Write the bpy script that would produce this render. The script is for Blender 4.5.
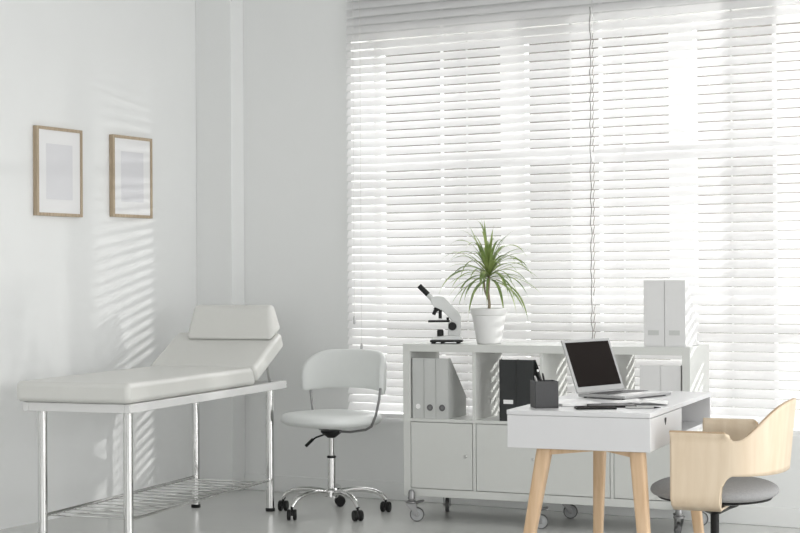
import bpy, bmesh, math, random
from mathutils import Vector, Matrix
random.seed(7)
for o in list(bpy.data.objects): bpy.data.objects.remove(o)
S = bpy.context.scene
COL = S.collection
PI = math.pi

# ------------------------------------------------------------------ camera
PITCH, ROLL, YAW, CAMH = 0.0060768, -0.0058323, 0.4965585, 1.2280827
fw = Vector((-math.sin(YAW)*math.cos(PITCH), math.cos(YAW)*math.cos(PITCH), math.sin(PITCH)))
r0 = Vector((math.cos(YAW), math.sin(YAW), 0)); u0 = r0.cross(fw)
rr = r0*math.cos(ROLL)+u0*math.sin(ROLL); uu = -r0*math.sin(ROLL)+u0*math.cos(ROLL)
cd = bpy.data.cameras.new('camera'); cam = bpy.data.objects.new('camera', cd); COL.objects.link(cam)
cd.sensor_width = 36; cd.lens = 72; cd.clip_end = 200
M = Matrix((rr, uu, -fw)).transposed().to_4x4(); M.translation = (0, 0, CAMH)
cam.matrix_world = M
S.camera = cam

# ------------------------------------------------------------------ light
w = bpy.data.worlds.new('world'); S.world = w; w.use_nodes = True
nt = w.node_tree; bg = nt.nodes['Background']
tc = nt.nodes.new('ShaderNodeTexCoord'); sp = nt.nodes.new('ShaderNodeSeparateXYZ')
mr = nt.nodes.new('ShaderNodeMapRange'); mr.inputs[1].default_value = -0.2; mr.inputs[2].default_value = 0.6
mr.inputs[3].default_value = 0.75; mr.inputs[4].default_value = 1.9
mr2 = nt.nodes.new('ShaderNodeMapRange'); mr2.inputs[1].default_value = 0.2; mr2.inputs[2].default_value = 0.9
mr2.inputs[3].default_value = 0.0; mr2.inputs[4].default_value = 0.30      # brighter sky towards the open right side
ad = nt.nodes.new('ShaderNodeMath'); ad.operation = 'ADD'
nt.links.new(tc.outputs['Generated'], sp.inputs[0]); nt.links.new(sp.outputs['Y'], mr.inputs[0]); nt.links.new(sp.outputs['X'], mr2.inputs[0])
nt.links.new(mr.outputs[0], ad.inputs[0]); nt.links.new(mr2.outputs[0], ad.inputs[1])
nt.links.new(ad.outputs[0], bg.inputs['Strength'])
bg.inputs['Color'].default_value = (1.0, 1.0, 1.0, 1)

def lamp(name, kind, loc, energy, **k):
    l = bpy.data.lights.new(name, kind); l.energy = energy
    for a, b in k.items(): setattr(l, a, b)
    o = bpy.data.objects.new(name, l); o.location = loc; COL.objects.link(o); return o
# low lamp outside the window at slat height: throws the fan of slat streaks on the left wall
lamp('outdoor_lamp', 'POINT', (1.20, 10.05, 1.95), 1500, shadow_soft_size=0.07, color=(1.0, 0.99, 0.965))
sk = lamp('sky_light', 'AREA', (-3.4, 12.0, 4.0), 500, shape='RECTANGLE', size=6.0, size_y=3.0)
sk.rotation_euler = Vector((-0.1, -4.0, -2.0)).to_track_quat('-Z', 'Y').to_euler()
# added unseen fill lights: one on the open right side, one behind the camera
a1 = lamp('side_fill_light', 'AREA', (2.4, 5.1, 1.2), 105, shape='RECTANGLE', size=5.0, size_y=2.2)
a1.rotation_euler = Vector((-1, 0.12, -0.05)).to_track_quat('-Z', 'Y').to_euler()
a2 = lamp('rear_fill_light', 'AREA', (-1.2, -1.5, 1.7), 55, shape='RECTANGLE', size=3.5, size_y=2.0)
a2.rotation_euler = Vector((-0.35, 1, -0.02)).to_track_quat('-Z', 'Y').to_euler()

S.view_settings.view_transform = 'Standard'; S.view_settings.look = 'None'
S.view_settings.exposure = 0.1; S.view_settings.gamma = 1.0
S.view_settings.use_curve_mapping = False

# ------------------------------------------------------------------ materials
def mat(name, col, rough=0.6, metal=0.0, noise=0.0, scale=30, bump=0.0, spec=0.5, coat=0.0):
    m = bpy.data.materials.new(name); m.use_nodes = True; n = m.node_tree; b = n.nodes['Principled BSDF']
    b.inputs['Base Color'].default_value = (*col, 1); b.inputs['Roughness'].default_value = rough
    b.inputs['Metallic'].default_value = metal; b.inputs['Specular IOR Level'].default_value = spec
    b.inputs['Coat Weight'].default_value = coat
    tcn = n.nodes.new('ShaderNodeTexCoord'); no = n.nodes.new('ShaderNodeTexNoise')
    no.inputs['Scale'].default_value = scale; no.inputs['Detail'].default_value = 4
    n.links.new(tcn.outputs['Object'], no.inputs['Vector'])
    if noise:
        mx = n.nodes.new('ShaderNodeMix'); mx.data_type = 'RGBA'
        mx.inputs[6].default_value = (*[c*(1-noise) for c in col], 1); mx.inputs[7].default_value = (*[min(1, c*(1+noise)) for c in col], 1)
        n.links.new(no.outputs['Fac'], mx.inputs[0]); n.links.new(mx.outputs[2], b.inputs['Base Color'])
    if bump:
        bp = n.nodes.new('ShaderNodeBump'); bp.inputs['Strength'].default_value = bump; bp.inputs['Distance'].default_value = 0.002
        n.links.new(no.outputs['Fac'], bp.inputs['Height']); n.links.new(bp.outputs[0], b.inputs['Normal'])
    return m

def wood(name, c1, c2, axis=2, rough=0.5, stretch=18):
    m = bpy.data.materials.new(name); m.use_nodes = True; n = m.node_tree; b = n.nodes['Principled BSDF']
    b.inputs['Roughness'].default_value = rough
    tcn = n.nodes.new('ShaderNodeTexCoord'); mp = n.nodes.new('ShaderNodeMapping')
    sc = [stretch]*3; sc[axis] = 1.2; mp.inputs['Scale'].default_value = sc
    no = n.nodes.new('ShaderNodeTexNoise'); no.inputs['Scale'].default_value = 3; no.inputs['Detail'].default_value = 6; no.inputs['Distortion'].default_value = 0.4
    cr = n.nodes.new('ShaderNodeValToRGB'); cr.color_ramp.elements[0].position = 0.3; cr.color_ramp.elements[1].position = 0.7
    cr.color_ramp.elements[0].color = (*c1, 1); cr.color_ramp.elements[1].color = (*c2, 1)
    n.links.new(tcn.outputs['Object'], mp.inputs[0]); n.links.new(mp.outputs[0], no.inputs['Vector'])
    n.links.new(no.outputs['Fac'], cr.inputs[0]); n.links.new(cr.outputs[0], b.inputs['Base Color'])
    return m

def translucent(name, col, fac):
    m = bpy.data.materials.new(name); m.use_nodes = True; n = m.node_tree
    out = n.nodes['Material Output']; b = n.nodes['Principled BSDF']
    b.inputs['Base Color'].default_value = (*col, 1); b.inputs['Roughness'].default_value = 0.45
    t = n.nodes.new('ShaderNodeBsdfTranslucent'); t.inputs[0].default_value = (*col, 1)
    mx = n.nodes.new('ShaderNodeMixShader'); mx.inputs[0].default_value = fac
    n.links.new(b.outputs[0], mx.inputs[1]); n.links.new(t.outputs[0], mx.inputs[2]); n.links.new(mx.outputs[0], out.inputs[0])
    return m

WALL = mat('painted_wall', (0.80, 0.81, 0.802), 0.7, noise=0.012, scale=6, bump=0.03)
TRIM = mat('white_trim', (0.80, 0.81, 0.80), 0.5, noise=0.01)
FLOOR = mat('glossy_floor', (0.60, 0.605, 0.585), 0.22, noise=0.05, scale=2.5, spec=0.5)
CEIL = mat('ceiling_paint', (0.85, 0.85, 0.85), 0.8)
EXT = mat('outside_ground', (0.30, 0.29, 0.27), 0.9, noise=0.2)
EXTW = mat('outside_wall', (0.20, 0.185, 0.165), 0.9, noise=0.2, scale=3)
SLAT = translucent('blind_slat', (0.90, 0.90, 0.90), 0.42)
TAPE = translucent('ladder_tape', (0.93, 0.93, 0.93), 0.75)
CORD = mat('blind_cord', (0.75, 0.75, 0.74), 0.7)
DCORD = mat('grey_cord', (0.22, 0.21, 0.20), 0.7)
FRAMEW = mat('window_paint', (0.88, 0.88, 0.88), 0.4)
CHROME = mat('chrome', (0.66, 0.66, 0.65), 0.09, 1.0, noise=0.02)
STEEL = mat('brushed_steel', (0.55, 0.55, 0.54), 0.3, 1.0, noise=0.04, scale=60)
LEATHER = mat('white_leather', (0.655, 0.655, 0.625), 0.38, noise=0.015, scale=40, bump=0.06)
CHAIRL = mat('white_chair_leather', (0.76, 0.78, 0.765), 0.4, noise=0.015, scale=40, bump=0.05)
RAILW = mat('white_rail', (0.72, 0.72, 0.71), 0.35, noise=0.01)
BLACKP = mat('black_plastic', (0.010, 0.010, 0.010), 0.45, noise=0.1, spec=0.25)
CAB = mat('cabinet_white', (0.615, 0.625, 0.60), 0.45, noise=0.01)
CABIN = mat('cabinet_inner_white', (0.70, 0.70, 0.69), 0.45, noise=0.01)
FILEG = mat('grey_file_card', (0.52, 0.53, 0.515), 0.7, noise=0.02)
FILEW = mat('pale_file_card', (0.68, 0.68, 0.675), 0.7, noise=0.02)
FILEB = mat('black_file_card', (0.020, 0.022, 0.022), 0.6, noise=0.1)
LABEL = mat('white_label', (0.85, 0.85, 0.84), 0.6)
RING = mat('dark_ring', (0.16, 0.16, 0.16), 0.35, 0.6)
DARKGAP = mat('seam_dark', (0.05, 0.05, 0.05), 0.8)
DESK = mat('desk_lacquer', (0.64, 0.64, 0.645), 0.32, noise=0.01)
LEGW = wood('bamboo', (0.55, 0.37, 0.215), (0.66, 0.475, 0.305), 2, 0.45)
VENEER = wood('birch_veneer', (0.66, 0.53, 0.38), (0.74, 0.62, 0.47), 2, 0.45, 10)
VEDGE = wood('veneer_edge', (0.42, 0.29, 0.17), (0.52, 0.37, 0.23), 0, 0.5)
CUSHION = mat('grey_felt', (0.33, 0.33, 0.33), 0.95, noise=0.18, scale=160, bump=0.4)
FRW = wood('oak_frame', (0.36, 0.28, 0.19), (0.47, 0.38, 0.27), 2, 0.55, 30)
PAPER = mat('picture_mat', (0.80, 0.80, 0.80), 0.8)
PAPER2 = mat('picture_sheet', (0.70, 0.70, 0.72), 0.8)
SCREEN = mat('laptop_screen', (0.016, 0.013, 0.012), 0.7, spec=0.03)
ALU = mat('laptop_aluminium', (0.42, 0.42, 0.42), 0.4, 0.5)
KEYS = mat('laptop_keys', (0.05, 0.05, 0.05), 0.5)
CUP = mat('dark_grey_cup', (0.050, 0.050, 0.052), 0.55, noise=0.15, scale=120)
PEN = mat('black_pen', (0.02, 0.02, 0.02), 0.3)
POT = mat('white_pot', (0.72, 0.72, 0.71), 0.4, noise=0.01)
SOIL = mat('soil', (0.05, 0.035, 0.02), 0.95, noise=0.4, scale=80)
STEM = mat('plant_stem', (0.26, 0.22, 0.15), 0.8, noise=0.3, scale=60)
SCOPE = mat('microscope_enamel', (0.62, 0.63, 0.62), 0.3)
FORK = mat('caster_metal', (0.26, 0.26, 0.26), 0.35, 0.8)
RUBBER = mat('grey_wheel', (0.10, 0.10, 0.10), 0.5)
WHEELC = mat('clear_wheel', (0.36, 0.37, 0.37), 0.25, 0.0)

LEAF = bpy.data.materials.new('dracaena_leaf'); LEAF.use_nodes = True
n = LEAF.node_tree; b = n.nodes['Principled BSDF']; b.inputs['Roughness'].default_value = 0.4
no = n.nodes.new('ShaderNodeTexNoise'); no.inputs['Scale'].default_value = 9; tcn = n.nodes.new('ShaderNodeTexCoord')
cr = n.nodes.new('ShaderNodeValToRGB'); cr.color_ramp.elements[0].position = 0.35; cr.color_ramp.elements[1].position = 0.65
cr.color_ramp.elements[0].color = (0.10, 0.17, 0.04, 1); cr.color_ramp.elements[1].color = (0.36, 0.44, 0.16, 1)
n.links.new(tcn.outputs['Object'], no.inputs['Vector']); n.links.new(no.outputs['Fac'], cr.inputs[0]); n.links.new(cr.outputs[0], b.inputs['Base Color'])
t = n.nodes.new('ShaderNodeBsdfTranslucent'); n.links.new(cr.outputs[0], t.inputs[0])
mx = n.nodes.new('ShaderNodeMixShader'); mx.inputs[0].default_value = 0.35
n.links.new(b.outputs[0], mx.inputs[1]); n.links.new(t.outputs[0], mx.inputs[2]); n.links.new(mx.outputs[0], n.nodes['Material Output'].inputs[0])

GLASS = bpy.data.materials.new('window_glass'); GLASS.use_nodes = True
n = GLASS.node_tree; tr = n.nodes.new('ShaderNodeBsdfTransparent'); gl = n.nodes.new('ShaderNodeBsdfGlossy'); gl.inputs['Roughness'].default_value = 0.02
mx = n.nodes.new('ShaderNodeMixShader'); mx.inputs[0].default_value = 0.06
n.links.new(tr.outputs[0], mx.inputs[1]); n.links.new(gl.outputs[0], mx.inputs[2]); n.links.new(mx.outputs[0], n.nodes['Material Output'].inputs[0])

# ------------------------------------------------------------------ mesh helpers
class MB:
    def __init__(s): s.b = bmesh.new()
    def box(s, c0, c1, rot=None):
        x0, y0, z0 = c0; x1, y1, z1 = c1
        v = [s.b.verts.new(p) for p in ((x0,y0,z0),(x1,y0,z0),(x1,y1,z0),(x0,y1,z0),(x0,y0,z1),(x1,y0,z1),(x1,y1,z1),(x0,y1,z1))]
        for f in ((0,3,2,1),(4,5,6,7),(0,1,5,4),(1,2,6,5),(2,3,7,6),(3,0,4,7)): s.b.faces.new([v[i] for i in f])
        if rot: bmesh.ops.transform(s.b, matrix=rot, verts=v)
        return s
    def tube(s, pts, r, n=16, cap=True, closed=False):
        pts = [Vector(p) for p in pts]; R = r if isinstance(r, (list, tuple)) else [r]*len(pts)
        rings = []; prev = None
        for i, p in enumerate(pts):
            if closed: t = (pts[(i+1) % len(pts)]-pts[i-1]).normalized()
            else: t = (pts[min(i+1, len(pts)-1)]-pts[max(i-1, 0)]).normalized()
            if prev is None:
                a = Vector((0, 0, 1)) if abs(t.z) < .9 else Vector((1, 0, 0)); prev = t.cross(a).normalized()
            nrm = (prev - t*prev.dot(t)).normalized(); prev = nrm; bn = t.cross(nrm)
            rings.append([s.b.verts.new(p+nrm*math.cos(2*PI*k/n)*R[i]+bn*math.sin(2*PI*k/n)*R[i]) for k in range(n)])
        m = len(rings)
        for i in range(m if closed else m-1):
            A, B = rings[i], rings[(i+1) % m]
            for k in range(n): s.b.faces.new((A[k], A[(k+1) % n], B[(k+1) % n], B[k]))
        if cap and not closed:
            s.b.faces.new(rings[0][::-1]); s.b.faces.new(rings[-1])
        return s
    def lathe(s, prof, c=(0, 0, 0), n=32, axis='z', cap=True):
        rings = []
        for r, z in prof:
            ring = []
            for k in range(n):
                a = 2*PI*k/n; x, y = r*math.cos(a), r*math.sin(a)
                p = (x, y, z) if axis == 'z' else ((z, x, y) if axis == 'x' else (y, z, x))
                ring.append(s.b.verts.new((c[0]+p[0], c[1]+p[1], c[2]+p[2])))
            rings.append(ring)
        for A, B in zip(rings, rings[1:]):
            for k in range(n): s.b.faces.new((A[k], A[(k+1) % n], B[(k+1) % n], B[k]))
        if cap: s.b.faces.new(rings[0][::-1]); s.b.faces.new(rings[-1])
        return s
    def prism(s, poly, y0, y1, plane='xz'):
        # poly is a list of 2-D points, extruded along the third axis
        def P(a, b, c): return (a, c, b) if plane == 'xz' else ((a, b, c) if plane == 'xy' else (c, a, b))
        A = [s.b.verts.new(P(a, b_, y0)) for a, b_ in poly]; B = [s.b.verts.new(P(a, b_, y1)) for a, b_ in poly]
        s.b.faces.new(A); s.b.faces.new(B[::-1]); k = len(poly)
        for i in range(k): s.b.faces.new((A[i], B[i], B[(i+1) % k], A[(i+1) % k]))
        return s
    def grid(s, rows, closed=False):
        V = [[s.b.verts.new(p) for p in r] for r in rows]
        for A, B in zip(V, V[1:]):
            k = len(A)
            for i in range(k if closed else k-1): s.b.faces.new((A[i], A[(i+1) % k], B[(i+1) % k], B[i]))
        return s
    def build(s, name, m, parent=None, bevel=0.0, smooth=True, seg=2, sub=0, solid=0.0, loc=None, rz=None, angle=0.6):
        bmesh.ops.recalc_face_normals(s.b, faces=s.b.faces)
        me = bpy.data.meshes.new(name); s.b.to_mesh(me); s.b.free()
        o = bpy.data.objects.new(name, me); COL.objects.link(o)
        me.materials.append(m)
        if parent: o.parent = parent
        if loc: o.location = loc
        if rz is not None: o.rotation_euler = (0, 0, rz)
        if solid:
            md = o.modifiers.new('solid', 'SOLIDIFY'); md.thickness = solid; md.offset = 0
        if bevel:
            md = o.modifiers.new('bevel', 'BEVEL'); md.width = bevel; md.segments = seg; md.limit_method = 'ANGLE'; md.angle_limit = 0.6; md.harden_normals = True
        if sub:
            md = o.modifiers.new('sub', 'SUBSURF'); md.levels = sub; md.render_levels = sub
        if smooth:
            for p in me.polygons: p.use_smooth = True
            try:
                me.set_sharp_from_angle(angle=angle)
            except Exception: pass
        return o

def thing(name, label, cat, loc=(0, 0, 0), rz=0.0, group=None):
    o = bpy.data.objects.new(name, None); COL.objects.link(o); o.empty_display_size = 0.1
    o.location = loc; o.rotation_euler = (0, 0, rz); return tag(o, label, cat, group)
def tag(o, label, cat, group=None):
    o['label'] = label; o['category'] = cat
    if group: o['group'] = group
    return o
def struct(o): o['kind'] = 'structure'; return o
def dup(root, loc, rz, label):
    def rec(o, par):
        c = o.copy(); COL.objects.link(c)
        if par: c.parent = par
        for ch in list(o.children): rec(ch, c)
        return c
    r = rec(root, None); r.location = loc; r.rotation_euler = (0, 0, rz); r['label'] = label
    return r

# ------------------------------------------------------------------ room
XL, YB, ZC = -5.456, 7.724, 3.05
OX0, OX1, OZ0, OZ1 = -4.49, -1.2, 0.45, 2.57     # window opening
DEP = 0.34
struct(MB().box((XL-0.2, -3, -0.1), (2.5, YB+DEP, 0)).build('floor', FLOOR, smooth=False))
m_ = MB().box((XL-0.2, YB, 0), (OX0, YB+DEP, ZC)).box((OX0, YB, 0), (OX1, YB+DEP, OZ0)).box((OX0, YB, OZ1), (OX1, YB+DEP, ZC)).box((OX1, YB, 0), (2.5, YB+DEP, ZC))
struct(m_.build('wall_back', WALL, smooth=False))
struct(MB().box((XL-0.2, -3, 0), (XL, YB, ZC)).build('wall_left', WALL, smooth=False))
struct(MB().box((XL, YB-0.13, 0), (-5.209, YB, ZC)).build('wall_corner', WALL, bevel=0.004))
struct(MB().box((-5.21, YB-0.014, 0), (2.5, YB, 0.095)).build('baseboard_back', TRIM, bevel=0.004))
struct(MB().box((XL-0.2, -3, ZC), (2.5, YB+DEP, ZC+0.1)).build('ceiling', CEIL, smooth=False))
struct(MB().box((-12, YB+DEP, -0.6), (6, 16, -0.5)).build('ground_outside', EXT, smooth=False))
struct(MB().box((-14, 13, -0.5), (6, 13.2, 4.2)).build('wall_outside', EXTW, smooth=False))

# window frame with mullions, transoms, panes
yf0, yf1 = YB+DEP-0.07, YB+DEP-0.01
win = MB()
cols = [(-4.49, -4.45), (-3.70, -3.55), (-2.735, -2.60), (-1.80, -1.66), (-1.24, -1.2)]
for a, b_ in cols: win.box((a, yf0, OZ0), (b_, yf1, OZ1))
rows = [(0.45, 0.50), (1.072, 1.118), (1.835, 1.885), (2.53, 2.57)]
for a, b_ in rows: win.box((OX0, yf0+0.004, a), (OX1, yf1-0.004, b_))
wf = struct(win.build('window_1', FRAMEW, bevel=0.004))
for i in range(4):
    for j in range(3):
        MB().box((cols[i][1], yf0+0.028, rows[j][1]), (cols[i+1][0], yf0+0.032, rows[j+1][0])).build('glass_pane', GLASS, wf, smooth=False)
struct(MB().box((OX0+0.001, YB-0.0, OZ0), (OX1-0.001, YB+DEP-0.08, OZ0+0.012)).build('trim_1', TRIM, bevel=0.003))

# ------------------------------------------------------------------ venetian blinds
PITCHZ = 0.0454
def blind(x0, x1, label, tapes, cords, wands):
    yb = 7.690
    t = thing('venetian_blind', label, 'blind', ((x0+x1)/2, yb, 0.455), 0, 'white venetian blinds across the window')
    hx = (x1-x0)/2; m = MB(); nsl = 52; wd = 0.0457; tilt = math.radians(63)
    for i in range(nsl):
        zc = 0.03 + PITCHZ*(i+0.5); jit = random.uniform(-0.03, 0.03)
        rows = []
        for side in (0, 1):
            for k in range(6):
                s_ = (k/5-0.5) if side == 0 else (0.5-k/5)
                crown = 0.0022*(1-(2*s_)**2)
                a = s_*wd; h = crown + (0.0011 if side else -0.0011)
                tt = tilt+jit
                # s<0 is the room side edge (low), s>0 the outer edge (high); crown bulges towards the room
                y = a*math.cos(tt) - h*math.sin(tt); z = a*math.sin(tt) + h*math.cos(tt)
                rows.append((y, z))
        A = [m.b.verts.new((-hx, y, zc+z)) for y, z in rows]; B = [m.b.verts.new((hx, y, zc+z)) for y, z in rows]
        L = len(rows); m.b.faces.new(A[::-1]); m.b.faces.new(B)
        for k in range(L): m.b.faces.new((A[k], A[(k+1) % L], B[(k+1) % L], B[k]))
    m.build('slats', SLAT, t)
    MB().box((-hx, -0.020, 0.0), (hx, 0.018, 0.022)).build('bottom_rail', FRAMEW, t, bevel=0.004)
    MB().box((-hx, -0.028, 0.03+PITCHZ*nsl+0.005), (hx, 0.028, 0.03+PITCHZ*nsl+0.055)).build('head_rail', FRAMEW, t, bevel=0.004)
    top = 0.03+PITCHZ*nsl+0.01
    for x in tapes:
        lx = x-(x0+x1)/2
        MB().box((lx-0.010, 0.020, 0.02), (lx+0.010, 0.0206, top)).build('ladder_tape', TAPE, t, smooth=False)
    for x in cords:
        lx = x-(x0+x1)/2
        MB().box((lx-0.005, 0.018, 0.02), (lx+0.005, 0.0195, top)).build('ladder_cord', CORD, t, smooth=False)
    for x, z in wands:
        lx = x-(x0+x1)/2
        c = MB().tube([(lx, -0.028, z-0.455), (lx, -0.028, top)], 0.0014, 6).build('pull_cord', CORD, t)
        MB().lathe([(0.003, 0), (0.008, 0.004), (0.0075, 0.03), (0.004, 0.045)], (lx, -0.028, z-0.455-0.045), 12).build('tassel', mat('tassel', (0.6, 0.6, 0.6), 0.5), c)
    return t
bl = blind(-4.495, -3.037, 'left white horizontal slat blind covering the window above the microscope', [-3.913], [-3.763, -3.165], [(-4.44, 1.01), (-4.395, 0.86)])
blind(-3.031, -1.25, 'right white horizontal slat blind covering the window behind the standing pair of files', [-3.0, -2.10], [-2.875, -2.314], [])
pts = []
for i in range(60):
    z = 2.60-i*0.03; pts.append((-3.035+0.0035*math.sin(i*1.5)+0.002*random.uniform(-1, 1), 7.655, z))
tag(MB().tube(pts, 0.0022, 6).build('lift_cord', DCORD), 'thin dark lift cord hanging down the gap between the two blinds', 'cord')

# ------------------------------------------------------------------ pictures on the left wall
def picture(y0, y1, z0, z1, label):
    t = thing('picture_frame', label, 'picture', (XL, (y0+y1)/2, z0), 0, 'framed pictures on the left wall')
    h = (y1-y0)/2; H = z1-z0; d = 0.028; b_ = 0.016
    m = MB().box((0.001, -h, 0), (d, -h+b_, H)).box((0.001, h-b_, 0), (d, h, H)).box((0.001, -h+b_, 0), (d, h-b_, b_)).box((0.001, -h+b_, H-b_), (d, h-b_, H))
    m.build('frame', FRW, t, bevel=0.0015)
    MB().box((0.001, -h+b_, b_), (d-0.006, h-b_, H-b_)).build('mat_board', PAPER, t, smooth=False)
    MB().box((d-0.006, -h+0.075, 0.085), (d-0.0055, h-0.075, H-0.085)).build('sheet', PAPER2, t, smooth=False)
    return t
picture(6.197, 6.550, 1.545, 1.998, 'wooden framed blank picture on left wall, nearer the left edge')
picture(6.800, 7.145, 1.556, 1.998, 'wooden framed blank picture on left wall, nearer the room corner')

# ------------------------------------------------------------------ examination couch
BA = 0.145
couch = thing('examination_couch', 'white padded examination couch with raised backrest on chrome legs by left wall', 'couch', (-4.36, 5.57, 0), BA)
Wc, Lc = 0.545, 1.66
ZR0, ZR1 = 0.636, 0.676
m = MB().box((-0.028, 0, ZR0), (0, Lc, ZR1)).box((-Wc, 0, ZR0), (-Wc+0.028, Lc, ZR1)).box((-Wc+0.028, 0, ZR0), (-0.028, 0.028, ZR1)).box((-Wc+0.028, Lc-0.4, ZR0), (-0.028, Lc-0.372, ZR1)).box((-Wc+0.028, Lc-0.028, ZR0), (-0.028, Lc, ZR1))
fr_ = m.build('frame', RAILW, couch, bevel=0.003)
for sx in (-0.014, -Wc+0.014):
    MB().box((sx-0.0155, Lc-0.004, ZR0-0.001), (sx+0.0155, Lc+0.004, ZR1+0.001)).build('end_cap', CHROME, fr_, bevel=0.002)
LEGX, LEGY = (-0.03, -0.466), (0.035, 1.51)
for x in LEGX:
    for y in LEGY:
        lg = MB().tube([(x, y, 0.014), (x, y, ZR0)], 0.0215, 24).build('leg', CHROME, couch)
        MB().lathe([(0.024, 0), (0.025, 0.004), (0.025, 0.014), (0.022, 0.018)], (x, y, 0), 24).build('foot_cap', BLACKP, lg)
ZS = 0.165
m = MB()
for x in (LEGX[0], LEGX[1]): m.tube([(x, LEGY[0]+0.018, ZS), (x, LEGY[1]-0.018, ZS)], 0.0085, 10)
m.build('side_rail', CHROME, couch)
for i in range(15):
    y = LEGY[0]+0.07+i*(LEGY[1]-LEGY[0]-0.14)/14
    MB().tube([(LEGX[1], y, ZS-0.006), (LEGX[0], y, ZS-0.006)], 0.0042, 8).build('shelf_rod', CHROME, couch)

def cushion(name, poly, x0, x1, m_, parent, bev=0.03, seam=True):
    o = MB().prism(poly, x0, x1, 'yz').build(name, m_, parent, bevel=bev, seg=5, angle=1.2)
    return o
ZM0, ZM1 = 0.678, 0.770
JY = 1.27
mx0, mx1 = -Wc-0.022, 0.012
cushion('mattress', [(-0.03, ZM0), (JY, ZM0), (JY-0.04, ZM1), (-0.03, ZM1)], mx0, mx1, LEATHER, couch, 0.026)
# tilted backrest: bottom edge goes from (JY,ZM0) up, angle th
th = math.radians(27)
c_, s_ = math.cos(th), math.sin(th)
Lb = 0.385
def bp(l, h): return (JY+0.004+l*c_-h*s_, ZM0+0.006+l*s_+h*c_)
cushion('backrest', [bp(0.005, 0.0), bp(Lb, 0.0), bp(Lb, 0.090), bp(0.005, 0.090)], mx0-0.035, mx1, LEATHER, couch, 0.024)
hd = cushion('headrest', [bp(Lb-0.105, 0.093), bp(Lb+0.035, 0.085), bp(Lb+0.075, 0.215), bp(Lb+0.02, 0.235)], mx0+0.055, mx1-0.012, LEATHER, couch, 0.024)
zmid = bp(Lb, 0.15)[1]
for v_ in hd.data.vertices:
    if v_.co.z > zmid: v_.co.x = mx1-0.035+(v_.co.x-mx1)*0.88
for x in (-0.05, -0.45):
    MB().tube([(x, 1.56, 0.66), (x, 1.51, 0.792)], 0.008, 10).build('support_bar', STEEL, couch)

# ------------------------------------------------------------------ white swivel chair
def dual_wheel(par, x, y, ang, r=0.028, name='caster'):
    # black twin wheel caster standing on the floor
    R = Matrix.Translation((x, y, 0)) @ Matrix.Rotation(ang, 4, 'Z')
    m = MB()
    for sx in (-0.015, 0.015):
        m.lathe([(0.006, -0.009), (r-0.003, -0.009), (r, -0.005), (r, 0.005), (r-0.003, 0.009), (0.006, 0.009)], (sx, 0, r), 20, 'x')
    m.tube([(-0.02, 0, r), (0.02, 0, r)], 0.006, 8)
    pr = [(0.026*math.cos(a), r+0.026*math.sin(a)) for a in [PI*k/8 for k in range(9)]]
    m.prism([(a, b_) for a, b_ in pr], -0.005, 0.005, 'yz')
    m.tube([(0, 0, r+0.015), (0, 0, 0.07)], 0.006, 10)
    bmesh.ops.transform(m.b, matrix=R, verts=m.b.verts)
    return m.build(name, BLACKP, par)
chair = thing('swivel_chair', 'white leather swivel chair with curved backrest and chrome five-star base', 'chair', (-4.265, 7.115, 0), 0)
FA = math.radians(-13)      # facing: towards -Y turned slightly to +X
star = MB().lathe([(0.03, 0.085), (0.034, 0.09), (0.034, 0.125), (0.024, 0.135)], (0, 0, 0), 24)
star_o = star.build('base_hub', CHROME, chair)
for k in range(5):
    a = math.radians(-104+72*k); R_ = 0.285
    pts = [(q*R_*math.cos(a), q*R_*math.sin(a), z) for q, z in ((0.08, 0.105), (0.2, 0.118), (0.4, 0.124), (0.6, 0.122), (0.78, 0.112), (0.9, 0.097), (0.97, 0.078), (1.0, 0.066))]
    lg = MB().tube(pts, [0.015, 0.015, 0.0145, 0.014, 0.0135, 0.013, 0.012, 0.011], 12).build('base_leg', CHROME, chair)
    dual_wheel(lg, R_*math.cos(a), R_*math.sin(a), [0.5, 0.9, 0.2, 2.2, 0.3][k])
MB().tube([(0, 0, 0.13), (0, 0, 0.292)], 0.0205, 20).build('column', CHROME, chair)
MB().lathe([(0.021, 0.29), (0.024, 0.293), (0.024, 0.300), (0.015, 0.303)], (0, 0, 0), 20).build('collar', BLACKP, chair)
MB().tube([(0, 0, 0.30), (0, 0, 0.41)], 0.0135, 16).build('gas_lift', STEEL, chair)
MB().lathe([(0.02, 0.395), (0.05, 0.418), (0.055, 0.424), (0.055, 0.432)], (0, 0, 0), 24).build('seat_mount', BLACKP, chair)
lv = MB().tube([(-0.02, 0.0, 0.417), (-0.075, -0.03, 0.395), (-0.10, -0.045, 0.375)], 0.0045, 8).build('height_lever', BLACKP, chair)
MB().tube([(-0.088, -0.038, 0.387), (-0.122, -0.056, 0.350)], 0.0085, 10).build('lever_grip', BLACKP, lv)
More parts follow.
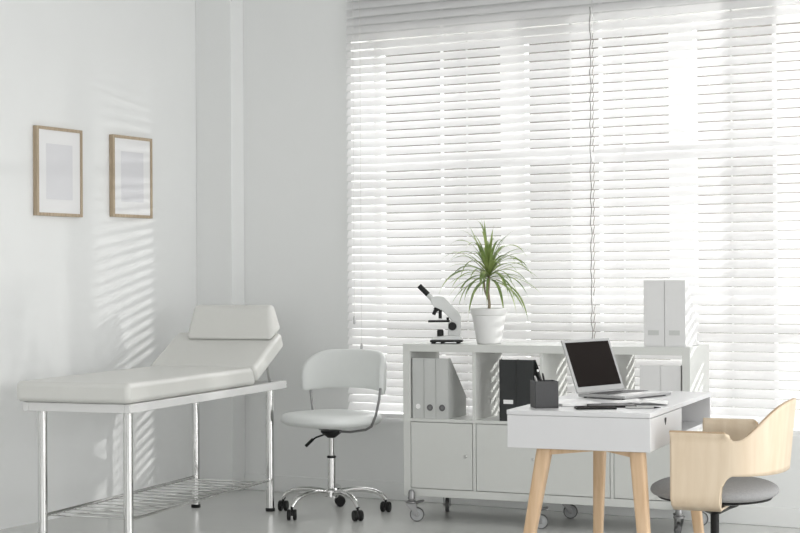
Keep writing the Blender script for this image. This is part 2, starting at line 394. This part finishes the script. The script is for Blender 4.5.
# seat: rounded superellipse cushion
def superpad(name, m_, par, a_, b_, z0, z1, n_=3.0, rot=0.0, dome=0.012, ctr=(0, 0), under=0.55):
    rows = []; N = 48
    prof = [(under, z0), (0.80, z0+0.002), (0.93, z0+(z1-z0)*0.16), (0.99, z0+(z1-z0)*0.38), (1.0, z0+(z1-z0)*0.58), (0.975, z0+(z1-z0)*0.82), (0.92, z1-0.001), (0.8, z1+dome*0.45), (0.55, z1+dome*0.85), (0.25, z1+dome), (0.02, z1+dome)]
    for q, z in prof:
        r_ = []
        for k in range(N):
            t_ = 2*PI*k/N; cx, sx = math.cos(t_), math.sin(t_)
            x = a_*q*math.copysign(abs(cx)**(2/n_), cx); y = b_*q*math.copysign(abs(sx)**(2/n_), sx)
            r_.append((ctr[0]+x*math.cos(rot)-y*math.sin(rot), ctr[1]+x*math.sin(rot)+y*math.cos(rot), z))
        rows.append(r_)
    m = MB().grid(rows, True)
    m.b.verts.ensure_lookup_table()
    m.b.faces.new([m.b.verts[i] for i in range(N)][::-1]); m.b.faces.new([m.b.verts[i] for i in range((len(prof)-1)*N, len(prof)*N)])
    return m.build(name, m_, par, sub=1, angle=1.5)
superpad('seat', CHAIRL, chair, 0.247, 0.232, 0.455, 0.522, 2.8, FA, 0.008)
# wrap-around padded backrest
def chair_pt(lx, ly):    # local chair frame, forward = -Y
    return (lx*math.cos(FA)-ly*math.sin(FA), lx*math.sin(FA)+ly*math.cos(FA))
rows = []
NU = 40
for i in range(NU+1):
    u = -1+2*i/NU; a = u*math.radians(78)
    px, py = 0.292*math.sin(a), 0.03+0.175*math.cos(a)
    nx, ny = math.sin(a), math.cos(a)
    e = abs(u)
    edge = max(0, (e-0.86)/0.14); sq = math.sqrt(max(0, 1-edge**2*0.95))
    zt = 0.846-0.026*e**2-0.075*max(0, (e-0.45)/0.55)**2; zb = 0.640-0.026*e**2
    zm, hh = (zt+zb)/2, (zt-zb)/2*(0.55+0.45*sq)
    th_ = 0.021*(0.35+0.65*sq)
    r_ = []
    for k in range(20):
        t_ = 2*PI*k/20; cx, sx = math.cos(t_), math.sin(t_)
        dz = hh*math.copysign(abs(sx)**(2/3.6), sx); dn = th_*math.copysign(abs(cx)**(2/3.0), cx)
        lean = 0.05*(zm+dz-0.66)*ny
        X, Y = chair_pt(px+nx*(dn+lean), py+ny*(dn+lean)); r_.append((X, Y, zm+dz))
    rows.append(r_)
m = MB().grid(rows, True); m.b.verts.ensure_lookup_table(); nv = len(m.b.verts)
m.b.faces.new([m.b.verts[i] for i in range(20)][::-1]); m.b.faces.new([m.b.verts[nv-20+i] for i in range(20)])
m.build('backrest', CHAIRL, chair, sub=1, angle=1.5)
for sg in (-1, 1):
    P_ = [(sg*0.294, 0.055, 0.66), (sg*0.285, 0.055, 0.60), (sg*0.262, 0.055, 0.52), (sg*0.236, 0.05, 0.462), (sg*0.205, 0.04, 0.444), (sg*0.12, 0.02, 0.429), (0, 0, 0.429)]
    if sg < 0: P_ = [(sg*0.262, 0.11, 0.68), (sg*0.255, 0.11, 0.60), (sg*0.243, 0.11, 0.52), (sg*0.214, 0.10, 0.462), (sg*0.19, 0.08, 0.444), (sg*0.12, 0.04, 0.429), (0, 0, 0.429)]
    P_ = [(*chair_pt(a, b_), c) for a, b_, c in P_]
    MB().tube(P_, 0.0065, 10).build('back_bar', FORK, chair)

# ------------------------------------------------------------------ cube shelf cabinet on casters
CX, CY, CYAW = -3.8313784, 7.0955428, 0.0794976
cab = thing('storage_cabinet', 'low white cube storage cabinet on casters in front of the window', 'cabinet', (CX, CY, 0), CYAW)
def cabw(l, d, z=0.887):
    return (CX+l*math.cos(CYAW)-d*math.sin(CYAW), CY+l*math.sin(CYAW)+d*math.cos(CYAW), z)
CW, CD, Z0, T, CE, DV = 1.465, 0.39, 0.125, 0.038, 0.335, 0.0163
ZT = Z0+2*T+2*CE+DV
m = MB().box((0, 0, Z0), (T, CD, ZT)).box((CW-T, 0, Z0), (CW, CD, ZT)).box((T, 0, Z0), (CW-T, CD, Z0+T)).box((T, 0, ZT-T), (CW-T, CD, ZT))
cells = [T+i*(CE+DV) for i in range(4)]
m.box((T, 0.003, Z0+T+CE), (CW-T, CD-0.002, Z0+T+CE+DV))
for i in range(3): m.box((cells[i]+CE, 0.003, Z0+T), (cells[i]+CE+DV, CD-0.002, Z0+T+CE)); m.box((cells[i]+CE, 0.003, Z0+T+CE+DV), (cells[i]+CE+DV, CD-0.002, ZT-T))
m.build('body', CAB, cab, bevel=0.0015)
for i in range(4):
    g = 0.0028; x0, x1 = cells[i]+g, cells[i]+CE-g
    d_ = MB().box((x0, 0.004, Z0+T+g), (x1, 0.022, Z0+T+CE-g)).build('door', CAB, cab, bevel=0.0012)
    MB().lathe([(0.007, 0.0), (0.008, -0.003), (0.006, -0.006)], (x1-0.035, 0.004, Z0+T+0.17), 14, 'y').build('key_lock', STEEL, d_)
    MB().box((x0-g*0.5, 0.03, Z0+T+0.001), (x1+g*0.5, 0.34, Z0+T+CE-0.001)).build('door_box', CABIN, cab, smooth=False)
def plate_caster(lx, ly, ang, r=0.036):
    R = Matrix.Translation((lx, ly, 0)) @ Matrix.Rotation(ang, 4, 'Z')
    m = MB().lathe([(0.018, 0.112), (0.019, 0.116), (0.0165, 0.125), (0.0165, 0.145), (0.012, 0.156), (0.004, 0.159)] if ly < 0.02 else [(0.02, 0.098), (0.02, 0.1245)], (0, 0, 0), 18)
    m.lathe([(0.025, 0.090), (0.028, 0.093), (0.028, 0.100), (0.016, 0.106), (0.012, 0.118)], (0, 0, 0), 18)
    for sy in (-0.016, 0.016):
        m.prism([(-0.026, 0.092), (0.024, 0.092), (0.034, r-0.006), (0.026, r-0.010), (0.016, r+0.004), (-0.004, 0.062), (-0.024, 0.082)], sy-0.0015, sy+0.0015, 'xz')
    m.tube([(0.028, -0.019, r), (0.028, 0.019, r)], 0.005, 10)
    bmesh.ops.transform(m.b, matrix=R, verts=m.b.verts)
    c = m.build('caster', FORK, cab, bevel=0.0006)
    w_ = MB().lathe([(0.031, -0.008), (r-0.001, -0.009), (r, -0.006), (r, 0.006), (r-0.001, 0.009), (0.031, 0.008), (0.031, -0.008)], (0.028, 0, r), 32, 'y', False)
    bmesh.ops.transform(w_.b, matrix=R, verts=w_.b.verts); w_.build('tyre', RUBBER, c)
    w_ = MB().lathe([(0.004, -0.011), (0.010, -0.011), (0.012, -0.005), (0.031, -0.005), (0.031, 0.005), (0.012, 0.005), (0.010, 0.011), (0.004, 0.011)], (0.028, 0, r), 28, 'y')
    bmesh.ops.transform(w_.b, matrix=R, verts=w_.b.verts); w_.build('wheel_disc', WHEELC, c)
    if ly < 0.02:
        b2 = MB().prism([(0.010, 0.098), (0.060, 0.108), (0.066, 0.104), (0.060, 0.099), (0.02, 0.086)], -0.014, 0.014, 'xz')
        bmesh.ops.transform(b2.b, matrix=R, verts=b2.b.verts); b2.build('brake_pedal', RUBBER, c, bevel=0.002)
for lx, ly, an in ((0.052, -0.022, 0.35), (0.705, -0.022, 0.35), (1.413, -0.022, 2.05), (0.10, 0.33, 1.9), (0.735, 0.35, 0.35), (1.40, 0.35, 0.5)):
    plate_caster(lx, ly, an)

# ------------------------------------------------------------------ magazine files
def magazine_file(name, label, loc, rz, wdt, hgt, mtl, group, kind):
    t = thing(name, label, 'magazine file', loc, rz, group)
    dp = 0.245
    prof = [(0, 0), (dp, 0), (dp, 0.10), (0.035, hgt), (0, hgt)]
    m = MB(); th_ = 0.003
    for sx in (0, wdt-th_): m.prism(prof, sx, sx+th_, 'yz')
    m.box((th_, 0, 0), (wdt-th_, th_, hgt)).box((th_, dp-th_, 0), (wdt-th_, dp, 0.10)).box((th_, th_, 0), (wdt-th_, dp-th_, th_))
    m.build('body', mtl, t, bevel=0.0008)
    cx = wdt/2
    if kind == 'ring':
        rg = [(cx+0.0125*math.cos(2*PI*k/20), -0.001, 0.055+0.0125*math.sin(2*PI*k/20)) for k in range(20)]
        MB().tube(rg, 0.004, 8, closed=True).build('ring_pull', RING, t)
        MB().lathe([(0.009, -0.001), (0.009, 0.0005)], (cx, 0, 0.055), 16, 'y').build('hole', mat('hole_grey', (0.2, 0.2, 0.2)), t)
    elif kind == 'hole':
        MB().lathe([(0.013, -0.0012), (0.013, 0.0002)], (cx, 0, 0.06), 20, 'y').build('hole', LABEL, t)
    elif kind == 'label':
        MB().box((0.022, -0.0018, 0.085), (0.072, 0.0, 0.105)).build('label_holder', LABEL, t, bevel=0.0008)
    elif kind == 'slot':
        MB().box((0.02, -0.0010, 0.055), (0.072, 0.0, 0.078)).build('label_holder', FILEG, t, bevel=0.0004)
    return t
zc1 = Z0+T+CE+DV
g1 = 'grey files in the left cell of the cabinet'
magazine_file('magazine_file', 'grey magazine file with white finger hole, leftmost in the cabinet', cabw(0.046, 0.012, zc1), CYAW, 0.0625, 0.302, FILEG, g1, 'hole')
magazine_file('magazine_file', 'grey magazine file with ring pull, middle one of the three in the left cell', cabw(0.110, 0.012, zc1), CYAW, 0.0625, 0.302, FILEG, g1, 'ring')
magazine_file('magazine_file', 'grey magazine file with ring pull and open sloping side visible, third from left', cabw(0.174, 0.012, zc1), CYAW, 0.0660, 0.302, FILEG, g1, 'ring')
g2 = 'black files in the second cell of the cabinet'
magazine_file('magazine_file', 'black magazine file with white label holder, in the cabinet behind the pen cup', cabw(0.513, 0.008, zc1), CYAW, 0.088, 0.302, FILEB, g2, 'label')
magazine_file('magazine_file', 'black magazine file without visible label, directly behind the pen cup', cabw(0.602, 0.008, zc1), CYAW, 0.088, 0.302, FILEB, g2, '')
g3 = 'pale files in the right cell of the cabinet'
magazine_file('magazine_file', 'pale grey file inside the right cabinet cell, left of its pair', cabw(1.222, 0.008, zc1), CYAW, 0.098, 0.286, FILEW, g3, '')
magazine_file('magazine_file', 'pale grey file inside the right cabinet cell, right of its pair', cabw(1.321, 0.008, zc1), CYAW, 0.098, 0.286, FILEW, g3, '')
g4 = 'white files standing on top of the cabinet'
magazine_file('magazine_file', 'pale white file standing on top of the cabinet, left of the pair', cabw(1.237, 0.03, ZT), CYAW, 0.099, 0.315, FILEW, g4, 'slot')
magazine_file('magazine_file', 'pale white file standing on top of the cabinet, right of the pair', cabw(1.338, 0.03, ZT), CYAW, 0.099, 0.315, FILEW, g4, 'slot')

# ------------------------------------------------------------------ microscope
sc = thing('microscope', 'white and black microscope standing on top of the cabinet', 'microscope', cabw(0.192, 0.115, ZT), 0.42)
k_ = 1/198.0
def Q(px, py): return ((px-447)*k_, (342.5-py)*k_)
MB().box((-0.082, -0.055, 0.008), (0.082, 0.055, 0.018)).build('base_plate', BLACKP, sc, bevel=0.003)
for x in (-0.066, -0.02, 0.06):
    for y in (-0.043, 0.043): MB().lathe([(0.009, 0), (0.010, 0.009)], (x, y, 0), 14).build('foot', BLACKP, sc)
MB().prism([(-0.078, 0.018), (0.080, 0.018), (0.072, 0.042), (0.0, 0.042), (-0.070, 0.030)], -0.050, 0.050, 'xz').build('base', SCOPE, sc, bevel=0.005)
MB().lathe([(0.017, 0.036), (0.017, 0.062), (0.014, 0.070), (0.010, 0.071)], (-0.032, 0, 0), 24).build('illuminator', BLACKP, sc)
arm = [Q(448.5, 334.5), Q(461, 334.5), Q(461.5, 316), Q(459, 311), Q(444.5, 296), Q(438, 295), Q(431, 296), Q(431.5, 301), Q(434.5, 306), Q(442, 309), Q(448, 315), Q(453, 320.5), Q(448.5, 322)]
MB().prism(arm, -0.017, 0.017, 'xz').build('arm', SCOPE, sc, bevel=0.004)
def lt(name, a, b_, r, mt):
    A, B = Q(*a), Q(*b_); return MB().tube([(A[0], 0, A[1]), (B[0], 0, B[1])], r, 18).build(name, mt, sc, bevel=0.001)
lt('eyepiece_tube', (434.5, 300), (427.5, 292.5), 0.013, SCOPE)
lt('eyepiece', (428.6, 293.6), (419.6, 284.6), 0.0135, BLACKP)
lt('nosepiece', (436.5, 305.5), (439.5, 309.5), 0.016, BLACKP)
lt('objective', (440.8, 309), (440.6, 317.6), 0.0085, BLACKP)
lt('objective', (436.5, 308), (434, 313.8), 0.0095, BLACKP)
lt('knurled_knob', (446.5, 310.5), (448.8, 312.9), 0.008, BLACKP)
MB().box((Q(429, 0)[0], -0.045, Q(0, 321.2)[1]), (Q(450, 0)[0], 0.045, Q(0, 319.2)[1])).build('stage', BLACKP, sc, bevel=0.001)
MB().box((Q(447, 0)[0], -0.01, Q(0, 319.5)[1]), (Q(449.5, 0)[0], 0.01, Q(0, 316.5)[1])).build('stage_clip', BLACKP, sc)
fk = MB(); q = Q(453, 325.3)
fk.lathe([(0.012, -0.030), (0.021, -0.030), (0.021, -0.017), (0.021, 0.017), (0.021, 0.030), (0.012, 0.030)], (q[0], 0, q[1]), 24, 'y').build('focus_knob', BLACKP, sc, bevel=0.002)

# ------------------------------------------------------------------ potted dracaena
pl = thing('potted_plant', 'spiky green dracaena in a plain white pot on top of the cabinet', 'plant', cabw(0.415, 0.13, ZT), 0)
MB().lathe([(0.056, 0), (0.061, 0.003), (0.085, 0.142), (0.089, 0.146), (0.094, 0.175), (0.090, 0.178), (0.085, 0.172), (0.083, 0.150), (0.060, 0.150)], (0, 0, 0), 48).build('pot', POT, pl)
MB().lathe([(0.082, 0.145), (0.081, 0.158), (0.01, 0.162)], (0, 0, 0), 24).build('soil', SOIL, pl)
MB().tube([(0, 0, 0.15), (0.003, 0, 0.20), (-0.003, 0, 0.26), (0.002, 0, 0.31), (0.0, 0, 0.36)], [0.009, 0.007, 0.0065, 0.006, 0.005], 10).tube([(0.0, 0, 0.22), (-0.022, 0.004, 0.26), (-0.026, 0.002, 0.31)], [0.006, 0.005, 0.004], 8).build('stem', STEM, pl)
def leaf(m, base, az, el, L, wd, droop, tw=0.0):
    # an arching strap leaf with a V fold
    p = Vector(base); d = Vector((math.cos(az)*math.cos(el), math.sin(az)*math.cos(el), math.sin(el)))
    N = 12; rows = []; side = Vector((-math.sin(az), math.cos(az), 0))
    for i in range(N+1):
        f_ = i/N; ww = wd*(math.sin(PI*min(1, 0.18+f_*0.9))**0.7 if f_ < 0.92 else (1-f_)*4.5)
        ww = max(ww, 0.0004)
        up = side.cross(d).normalized()
        s2 = side*math.cos(tw*f_)+up*math.sin(tw*f_)
        rows.append([p-s2*ww+up*ww*0.25, p, p+s2*ww+up*ww*0.25])
        p = p+d*(L/N); d = (d+Vector((0, 0, -droop/N*(0.6+1.3*f_)))).normalized()
    m.grid(rows)
m = MB(); R2 = math.cos
CR = math.cos(YAW); SR = math.sin(YAW)
# leaves grow in spirals around the stem tip; a few long ones as in the photograph
for i in range(66):
    az = i*2.39996+random.uniform(-.2, .2); f_ = i/66
    el = math.radians(-12+95*f_**0.9+random.uniform(-9, 9)); L = random.uniform(0.22, 0.345)*(1.0 if f_ < .8 else 0.9)
    zb = 0.318+0.065*f_
    leaf(m, (0.004*math.cos(az), 0.004*math.sin(az), zb), az, el, L, random.uniform(0.0060, 0.0098), random.uniform(1.1, 2.7), random.uniform(-.6, .6))
A0 = YAW
for a_, el, L, dr in ((A0+0.1, 32, 0.24, 0.75), (A0-0.3, 12, 0.21, 1.2), (A0+PI, 25, 0.25, 1.6), (A0+PI+0.3, 48, 0.27, 1.0), (A0+PI-0.4, 72, 0.29, 0.5), (A0+2.2, 84, 0.30, 0.25), (A0-2.6, 5, 0.22, 1.4), (A0+PI+.1, 10, 0.24, 1.1), (A0+.5, 55, 0.22, 1.1)):
    leaf(m, (0, 0, 0.345), a_, math.radians(el), L, 0.009, dr, 0.2)
m.build('foliage', LEAF, pl, angle=1.5)

# ------------------------------------------------------------------ desk
DYAW = 0.110; DX, DY = -1.871, 5.256; DW, DL, DZ = 0.521, 1.081, 0.75
desk = thing('writing_desk', 'white desk with drawer on splayed light wooden legs', 'desk', (DX, DY, 0), DYAW)
def dk(l, d, z=DZ):      # l along width (negative = left), d along length
    return (DX+l*math.cos(DYAW)-d*math.sin(DYAW), DY+l*math.sin(DYAW)+d*math.cos(DYAW), z)
BH = 0.135; dz0 = DZ-BH; DS = 0.50
MB().box((-DW, 0, DZ-0.018), (0, DL, DZ)).build('desk_top', DESK, desk, bevel=0.003)
m = MB().box((-DW+0.002, 0.001, dz0), (-0.001, 0.019, DZ-0.0185)).box((-DW+0.002, DL-0.019, dz0), (-0.004, DL-0.001, DZ-0.0185)).box((-DW+0.002, 0.019, dz0), (-DW+0.02, DL-0.019, DZ-0.0185)).box((-DW+0.02, 0.019, dz0+0.0), (-0.021, DL-0.019, dz0+0.014)).box((-DW+0.02, DS, dz0+0.014), (-0.004, DS+0.018, DZ-0.0185))
m.build('desk_body', DESK, desk, bevel=0.002)
dr_ = MB().box((-0.020, 0.0205, dz0+0.001), (-0.001, DS+0.008, DZ-0.0195)).build('drawer_front', DESK, desk, bevel=0.002)
hp = [(0.0, -0.017), (0.0075, -0.005), (0.0095, 0.001), (0.007, 0.006), (0.003, 0.006), (0, 0.003), (-0.003, 0.006), (-0.007, 0.006), (-0.0095, 0.001), (-0.0075, -0.005)]
MB().prism([(0.235+a*1.5, DZ-0.040+b_*1.15) for a, b_ in hp], -0.002, 0.0002, 'yz').build('finger_hole', DARKGAP, dr_, smooth=False)
def taper_leg(tx, ty, bx, by):
    rows = []
    for f_, wv in ((0, 0.026), (0.06, 0.026), (0.55, 0.021), (1, 0.0165)):
        cx, cy, z = tx+(bx-tx)*f_, ty+(by-ty)*f_, dz0-0.0005-(dz0-0.0005)*f_
        r_ = []
        for k in range(16):
            t_ = 2*PI*(k+.5)/16; c, s_ = math.cos(t_), math.sin(t_)
            r_.append((cx+wv*math.copysign(abs(c)**.35, c), cy+wv*math.copysign(abs(s_)**.35, s_), z))
        rows.append(r_)
    m = MB().grid(rows, True); m.b.verts.ensure_lookup_table()
    m.b.faces.new([m.b.verts[i] for i in range(16)]); m.b.faces.new([m.b.verts[48+i] for i in range(16)][::-1])
    return m
LT = [(-DW+0.125, 0.06, -DW+0.025, 0.0), (-0.06, 0.06, -0.005, 0.01), (-DW+0.072, DL-0.07, -DW+0.04, DL-0.01), (-0.09, DL-0.08, -0.03, DL-0.03)]
for a in LT: taper_leg(*a).build('leg', LEGW, desk)
for y in (0.06, DL-0.075):
    a, b_ = LT[0][0], LT[1][0]
    MB().prism([(a+0.01, dz0-0.0005), (a+0.19, dz0-0.0005), (a+0.19, dz0-0.006), (a+0.01, dz0-0.026)], y-0.014, y+0.014, 'xz').build('corner_brace', LEGW, desk)
    MB().prism([(b_-0.01, dz0-0.0005), (b_-0.11, dz0-0.0005), (b_-0.11, dz0-0.006), (b_-0.01, dz0-0.026)], y-0.014, y+0.014, 'xz').build('corner_brace', LEGW, desk)

# laptop
LA = 1.32416202; LWd, LDp = 0.32, 0.22
lap = thing('laptop', 'open silver laptop with a dark screen on the desk', 'laptop', (-2.36865, 5.82418, DZ+0.0), LA)
# local: x along the hinge, -y towards the user
MB().box((0, -LDp, 0.004), (LWd, 0, 0.016)).build('base', ALU, lap, bevel=0.003, seg=3)
kb = MB()
for r_ in range(5):
    for c in range(13): kb.box((0.026+c*0.0208, -0.035-r_*0.0195-0.016, 0.0160), (0.026+c*0.0208+0.0178, -0.035-r_*0.0195, 0.0172))
kb.build('keyboard', KEYS, lap, smooth=False)
MB().box((0.11, -0.205, 0.016), (0.21, -0.145, 0.0164)).build('touchpad', STEEL, lap, smooth=False)
for x in (0.02, LWd-0.02):
    for y in (-0.02, -LDp+0.02): MB().lathe([(0.006, 0), (0.006, 0.0045)], (x, y, 0), 10).build('rubber_foot', BLACKP, lap)
TL = 1.21338536
lid = MB().box((0, -0.0035, 0.004), (LWd, 0.0035, LDp+0.002))
RM = Matrix.Translation((0, 0.003, 0.013)) @ Matrix.Rotation(-(PI/2-TL), 4, 'X')
bmesh.ops.transform(lid.b, matrix=RM, verts=lid.b.verts); lid_o = lid.build('lid', ALU, lap, bevel=0.002)
s2 = MB().box((0.014, -0.0042, 0.026), (LWd-0.014, -0.0030, LDp-0.010)); bmesh.ops.transform(s2.b, matrix=RM, verts=s2.b.verts)
s2.build('screen', SCREEN, lid_o, smooth=False)

# pen cup
cup = thing('pen_cup', 'dark grey square pen cup on the desk corner', 'pen holder', (-2.305, 5.345, DZ), math.radians(37))
h = 0.0425; Hc = 0.097
m = MB()
m.box((-h, -h, 0), (h, h, 0.004)).box((-h, -h, 0.004), (h, -h+0.003, Hc)).box((-h, h-0.003, 0.004), (h, h, Hc)).box((-h, -h+0.003, 0.004), (-h+0.003, h-0.003, Hc)).box((h-0.003, -h+0.003, 0.004), (h, h-0.003, Hc))
m.build('cup_body', CUP, cup, bevel=0.0012)
def pen(name, a, b_, r, mt, label, tip=None):
    rz_ = math.radians(37)
    def W(p): return (-2.305+p[0]*math.cos(rz_)-p[1]*math.sin(rz_), 5.345+p[0]*math.sin(rz_)+p[1]*math.cos(rz_), DZ+p[2])
    o = thing(name, label, name, W(a), 0); base = Vector(W(a))
    MB().tube([(0, 0, 0), Vector(W(b_))-base], r, 10).build('barrel', mt, o)
    e = Vector(W(b_))-base; d = e.normalized()
    MB().tube([e+d*0.0002, e+d*0.008], r*0.8, 10).build('cap', tip or mt, o)
    return o
pen('pen', (0.015, -0.01, 0.006), (-0.030, -0.034, 0.132), 0.0045, PEN, 'black pen with pale tip leaning tallest in the pen cup', LABEL)
pen('pencil', (0.02, 0.01, 0.006), (-0.012, -0.032, 0.118), 0.004, PEN, 'dark pencil leaning lower in the pen cup, right of the pen')
pen('pen', (0.0, -0.01, 0.006), (-0.036, -0.015, 0.108), 0.0042, STEEL, 'short silver pen standing lowest at the left rim of the pen cup')

# notebook, clipboard, phone and tablet in front of the laptop
nb = thing('notebook', 'white notebook lying half under the laptop front', 'notebook', dk(-0.37, 0.19), 0.75)
MB().box((0, 0, 0.001), (0.15, 0.21, 0.008)).build('pages', LABEL, nb, bevel=0.001)
MB().box((-0.001, -0.001, 0.008), (0.151, 0.211, 0.0095)).build('cover', FRAMEW, nb, bevel=0.0005)
ph = thing('smartphone', 'black smartphone lying flat nearest the desk front edge', 'phone', dk(-0.285, 0.075), 0.50)
MB().box((-0.0, 0, 0.0), (0.145, 0.072, 0.007)).build('phone_body', BLACKP, ph, bevel=0.003, seg=3)
MB().box((0.004, 0.004, 0.007), (0.141, 0.068, 0.0074)).build('phone_screen', SCREEN, ph, smooth=False)
tb = thing('tablet', 'thin black tablet lying behind the phone on the desk', 'tablet', dk(-0.26, 0.165), 0.50)
MB().box((0, 0, 0.0), (0.17, 0.12, 0.008)).build('tablet_body', BLACKP, tb, bevel=0.003, seg=3)
mg = thing('open_book', 'white open book lying right of the phone on the desk', 'book', dk(-0.115, 0.33), 0.32)
rows = []
for i in range(25):
    x = -0.10+0.20*i/24; z = 0.003+0.012*math.exp(-abs(x)*18)*(1-math.exp(-abs(x)*120)) + 0.004*(1-abs(x)/0.1)
    rows.append([(x, 0, z), (x, 0.14, z)])
m = MB().grid(rows); m.build('pages', LABEL, mg, solid=0.003)
pn = thing('ballpoint_pen', 'silver ballpoint pen lying on the desk in front of the open book', 'pen', dk(-0.13, 0.17, DZ+0.0045), 0.4)
MB().tube([(0, 0, 0), (0.10, 0.0, 0)], 0.0042, 10).build('barrel', STEEL, pn)
MB().tube([(0.10, 0.0, 0), (0.125, 0.0, 0)], [0.004, 0.001], 10).build('tip', BLACKP, pn)

# ------------------------------------------------------------------ plywood swivel chair
WC = thing('plywood_armchair', 'bent birch plywood swivel armchair with grey felt seat beside the desk', 'chair', (-1.750, 5.59, 0), math.radians(5))
# local forward = -X ; camera side = -Y
ZSEAT = 0.480
superpad('seat_cushion', CUSHION, WC, 0.226, 0.222, ZSEAT-0.050, ZSEAT, 2.3, 0, 0.022, (0.0, 0.0), 0.7)
MB().lathe([(0.15, ZSEAT-0.062), (0.20, ZSEAT-0.052), (0.205, ZSEAT-0.046)], (0, 0, 0), 32).build('seat_pan', BLACKP, WC)
MB().lathe([(0.022, 0.370), (0.06, 0.390), (0.085, 0.400), (0.085, 0.408)], (0, 0, 0), 24).build('seat_mount', BLACKP, WC)
MB().tube([(0, 0, 0.10), (0, 0, 0.372)], 0.0155, 20).build('gas_lift', BLACKP, WC)
MB().tube([(0, 0, 0.08), (0, 0, 0.23)], 0.024, 20).build('column', BLACKP, WC)
for k in range(5):
    a = math.radians(20+72*k); R_ = 0.28
    lg = MB().tube([(0.0, 0.0, 0.095), (R_*0.5*math.cos(a), R_*0.5*math.sin(a), 0.088), (R_*math.cos(a), R_*math.sin(a), 0.066)], [0.02, 0.017, 0.012], 10).build('base_leg', BLACKP, WC)
    dual_wheel(lg, R_*math.cos(a), R_*math.sin(a), a)
# shell outline: u in [-1,1], near side arm -> back -> far side arm
def sm(a, b_, x):
    t_ = max(0, min(1, (x-a)/(b_-a))); return t_*t_*(3-2*t_)
HW = 0.252; XF = -0.098; XA = 0.085; RB = 0.225
S1 = XA-XF; S2 = PI*RB*1.06/2; STOT = S1+S2
def plan(s):       # s: 0 at the back centre, grows to STOT at arm front ; returns x, |y|
    if s < S2:
        a = s/S2*PI/2; return XA+0.165*math.cos(a)**0.9 if a < PI/2 else XA, HW*math.sin(a)**0.85 if a > 0 else 0.0
    return XA-(s-S2), HW
def ztop(s):
    q = s/STOT
    x = plan(s)[0]
    zb_ = 0.815-0.18*sm(0.0, S2*0.98, s)        # back sweeps down
    if x < 0.115: return 0.686 if x < 0.095 else 0.686-0.028*sm(0.095, 0.115, x)
    return 0.658+(0.795-0.658)*sm(0.125, 0.27, x)
ss = [S2*i/40 for i in range(40)]+[S2+S1*i/22 for i in range(23)]
def zbot(s):
    x = plan(s)[0]
    if x < 0.07: return 0.412
    return 0.412+0.125*math.sqrt(max(0, 1-(1-min(1, (x-0.07)/0.05))**2))
rows = []
full = [(-1, s) for s in ss[::-1]]+[(1, s) for s in ss[1:]]
for sg, s in full:
    x, y = plan(s); zt, zb = ztop(s), zbot(s); r_ = []
    for k in range(15):
        f_ = k/14; z = zb+(zt-zb)*f_
        lean = 0.10*(z-0.5)*math.cos(min(1, s/S2)*PI/2) if s < S2 else 0
        yy = y
        if z < 0.455: yy = y-0.045*min(1, (0.455-z)/0.043)**2
        if s >= S2*0.9 and z > zt-0.012 and x < 0.095: yy = y+0.012
        r_.append((x+lean, sg*yy, z))
    rows.append(r_)
sh = MB().grid(rows).build('plywood_shell', VENEER, WC, solid=0.011, bevel=0.0, angle=1.0)
sh.data.materials.append(VEDGE); sh.modifiers['solid'].material_offset_rim = 1
MB().box((-0.095, -0.205, 0.409), (0.07, 0.205, 0.419)).build('shell_floor', VENEER, WC, bevel=0.003)
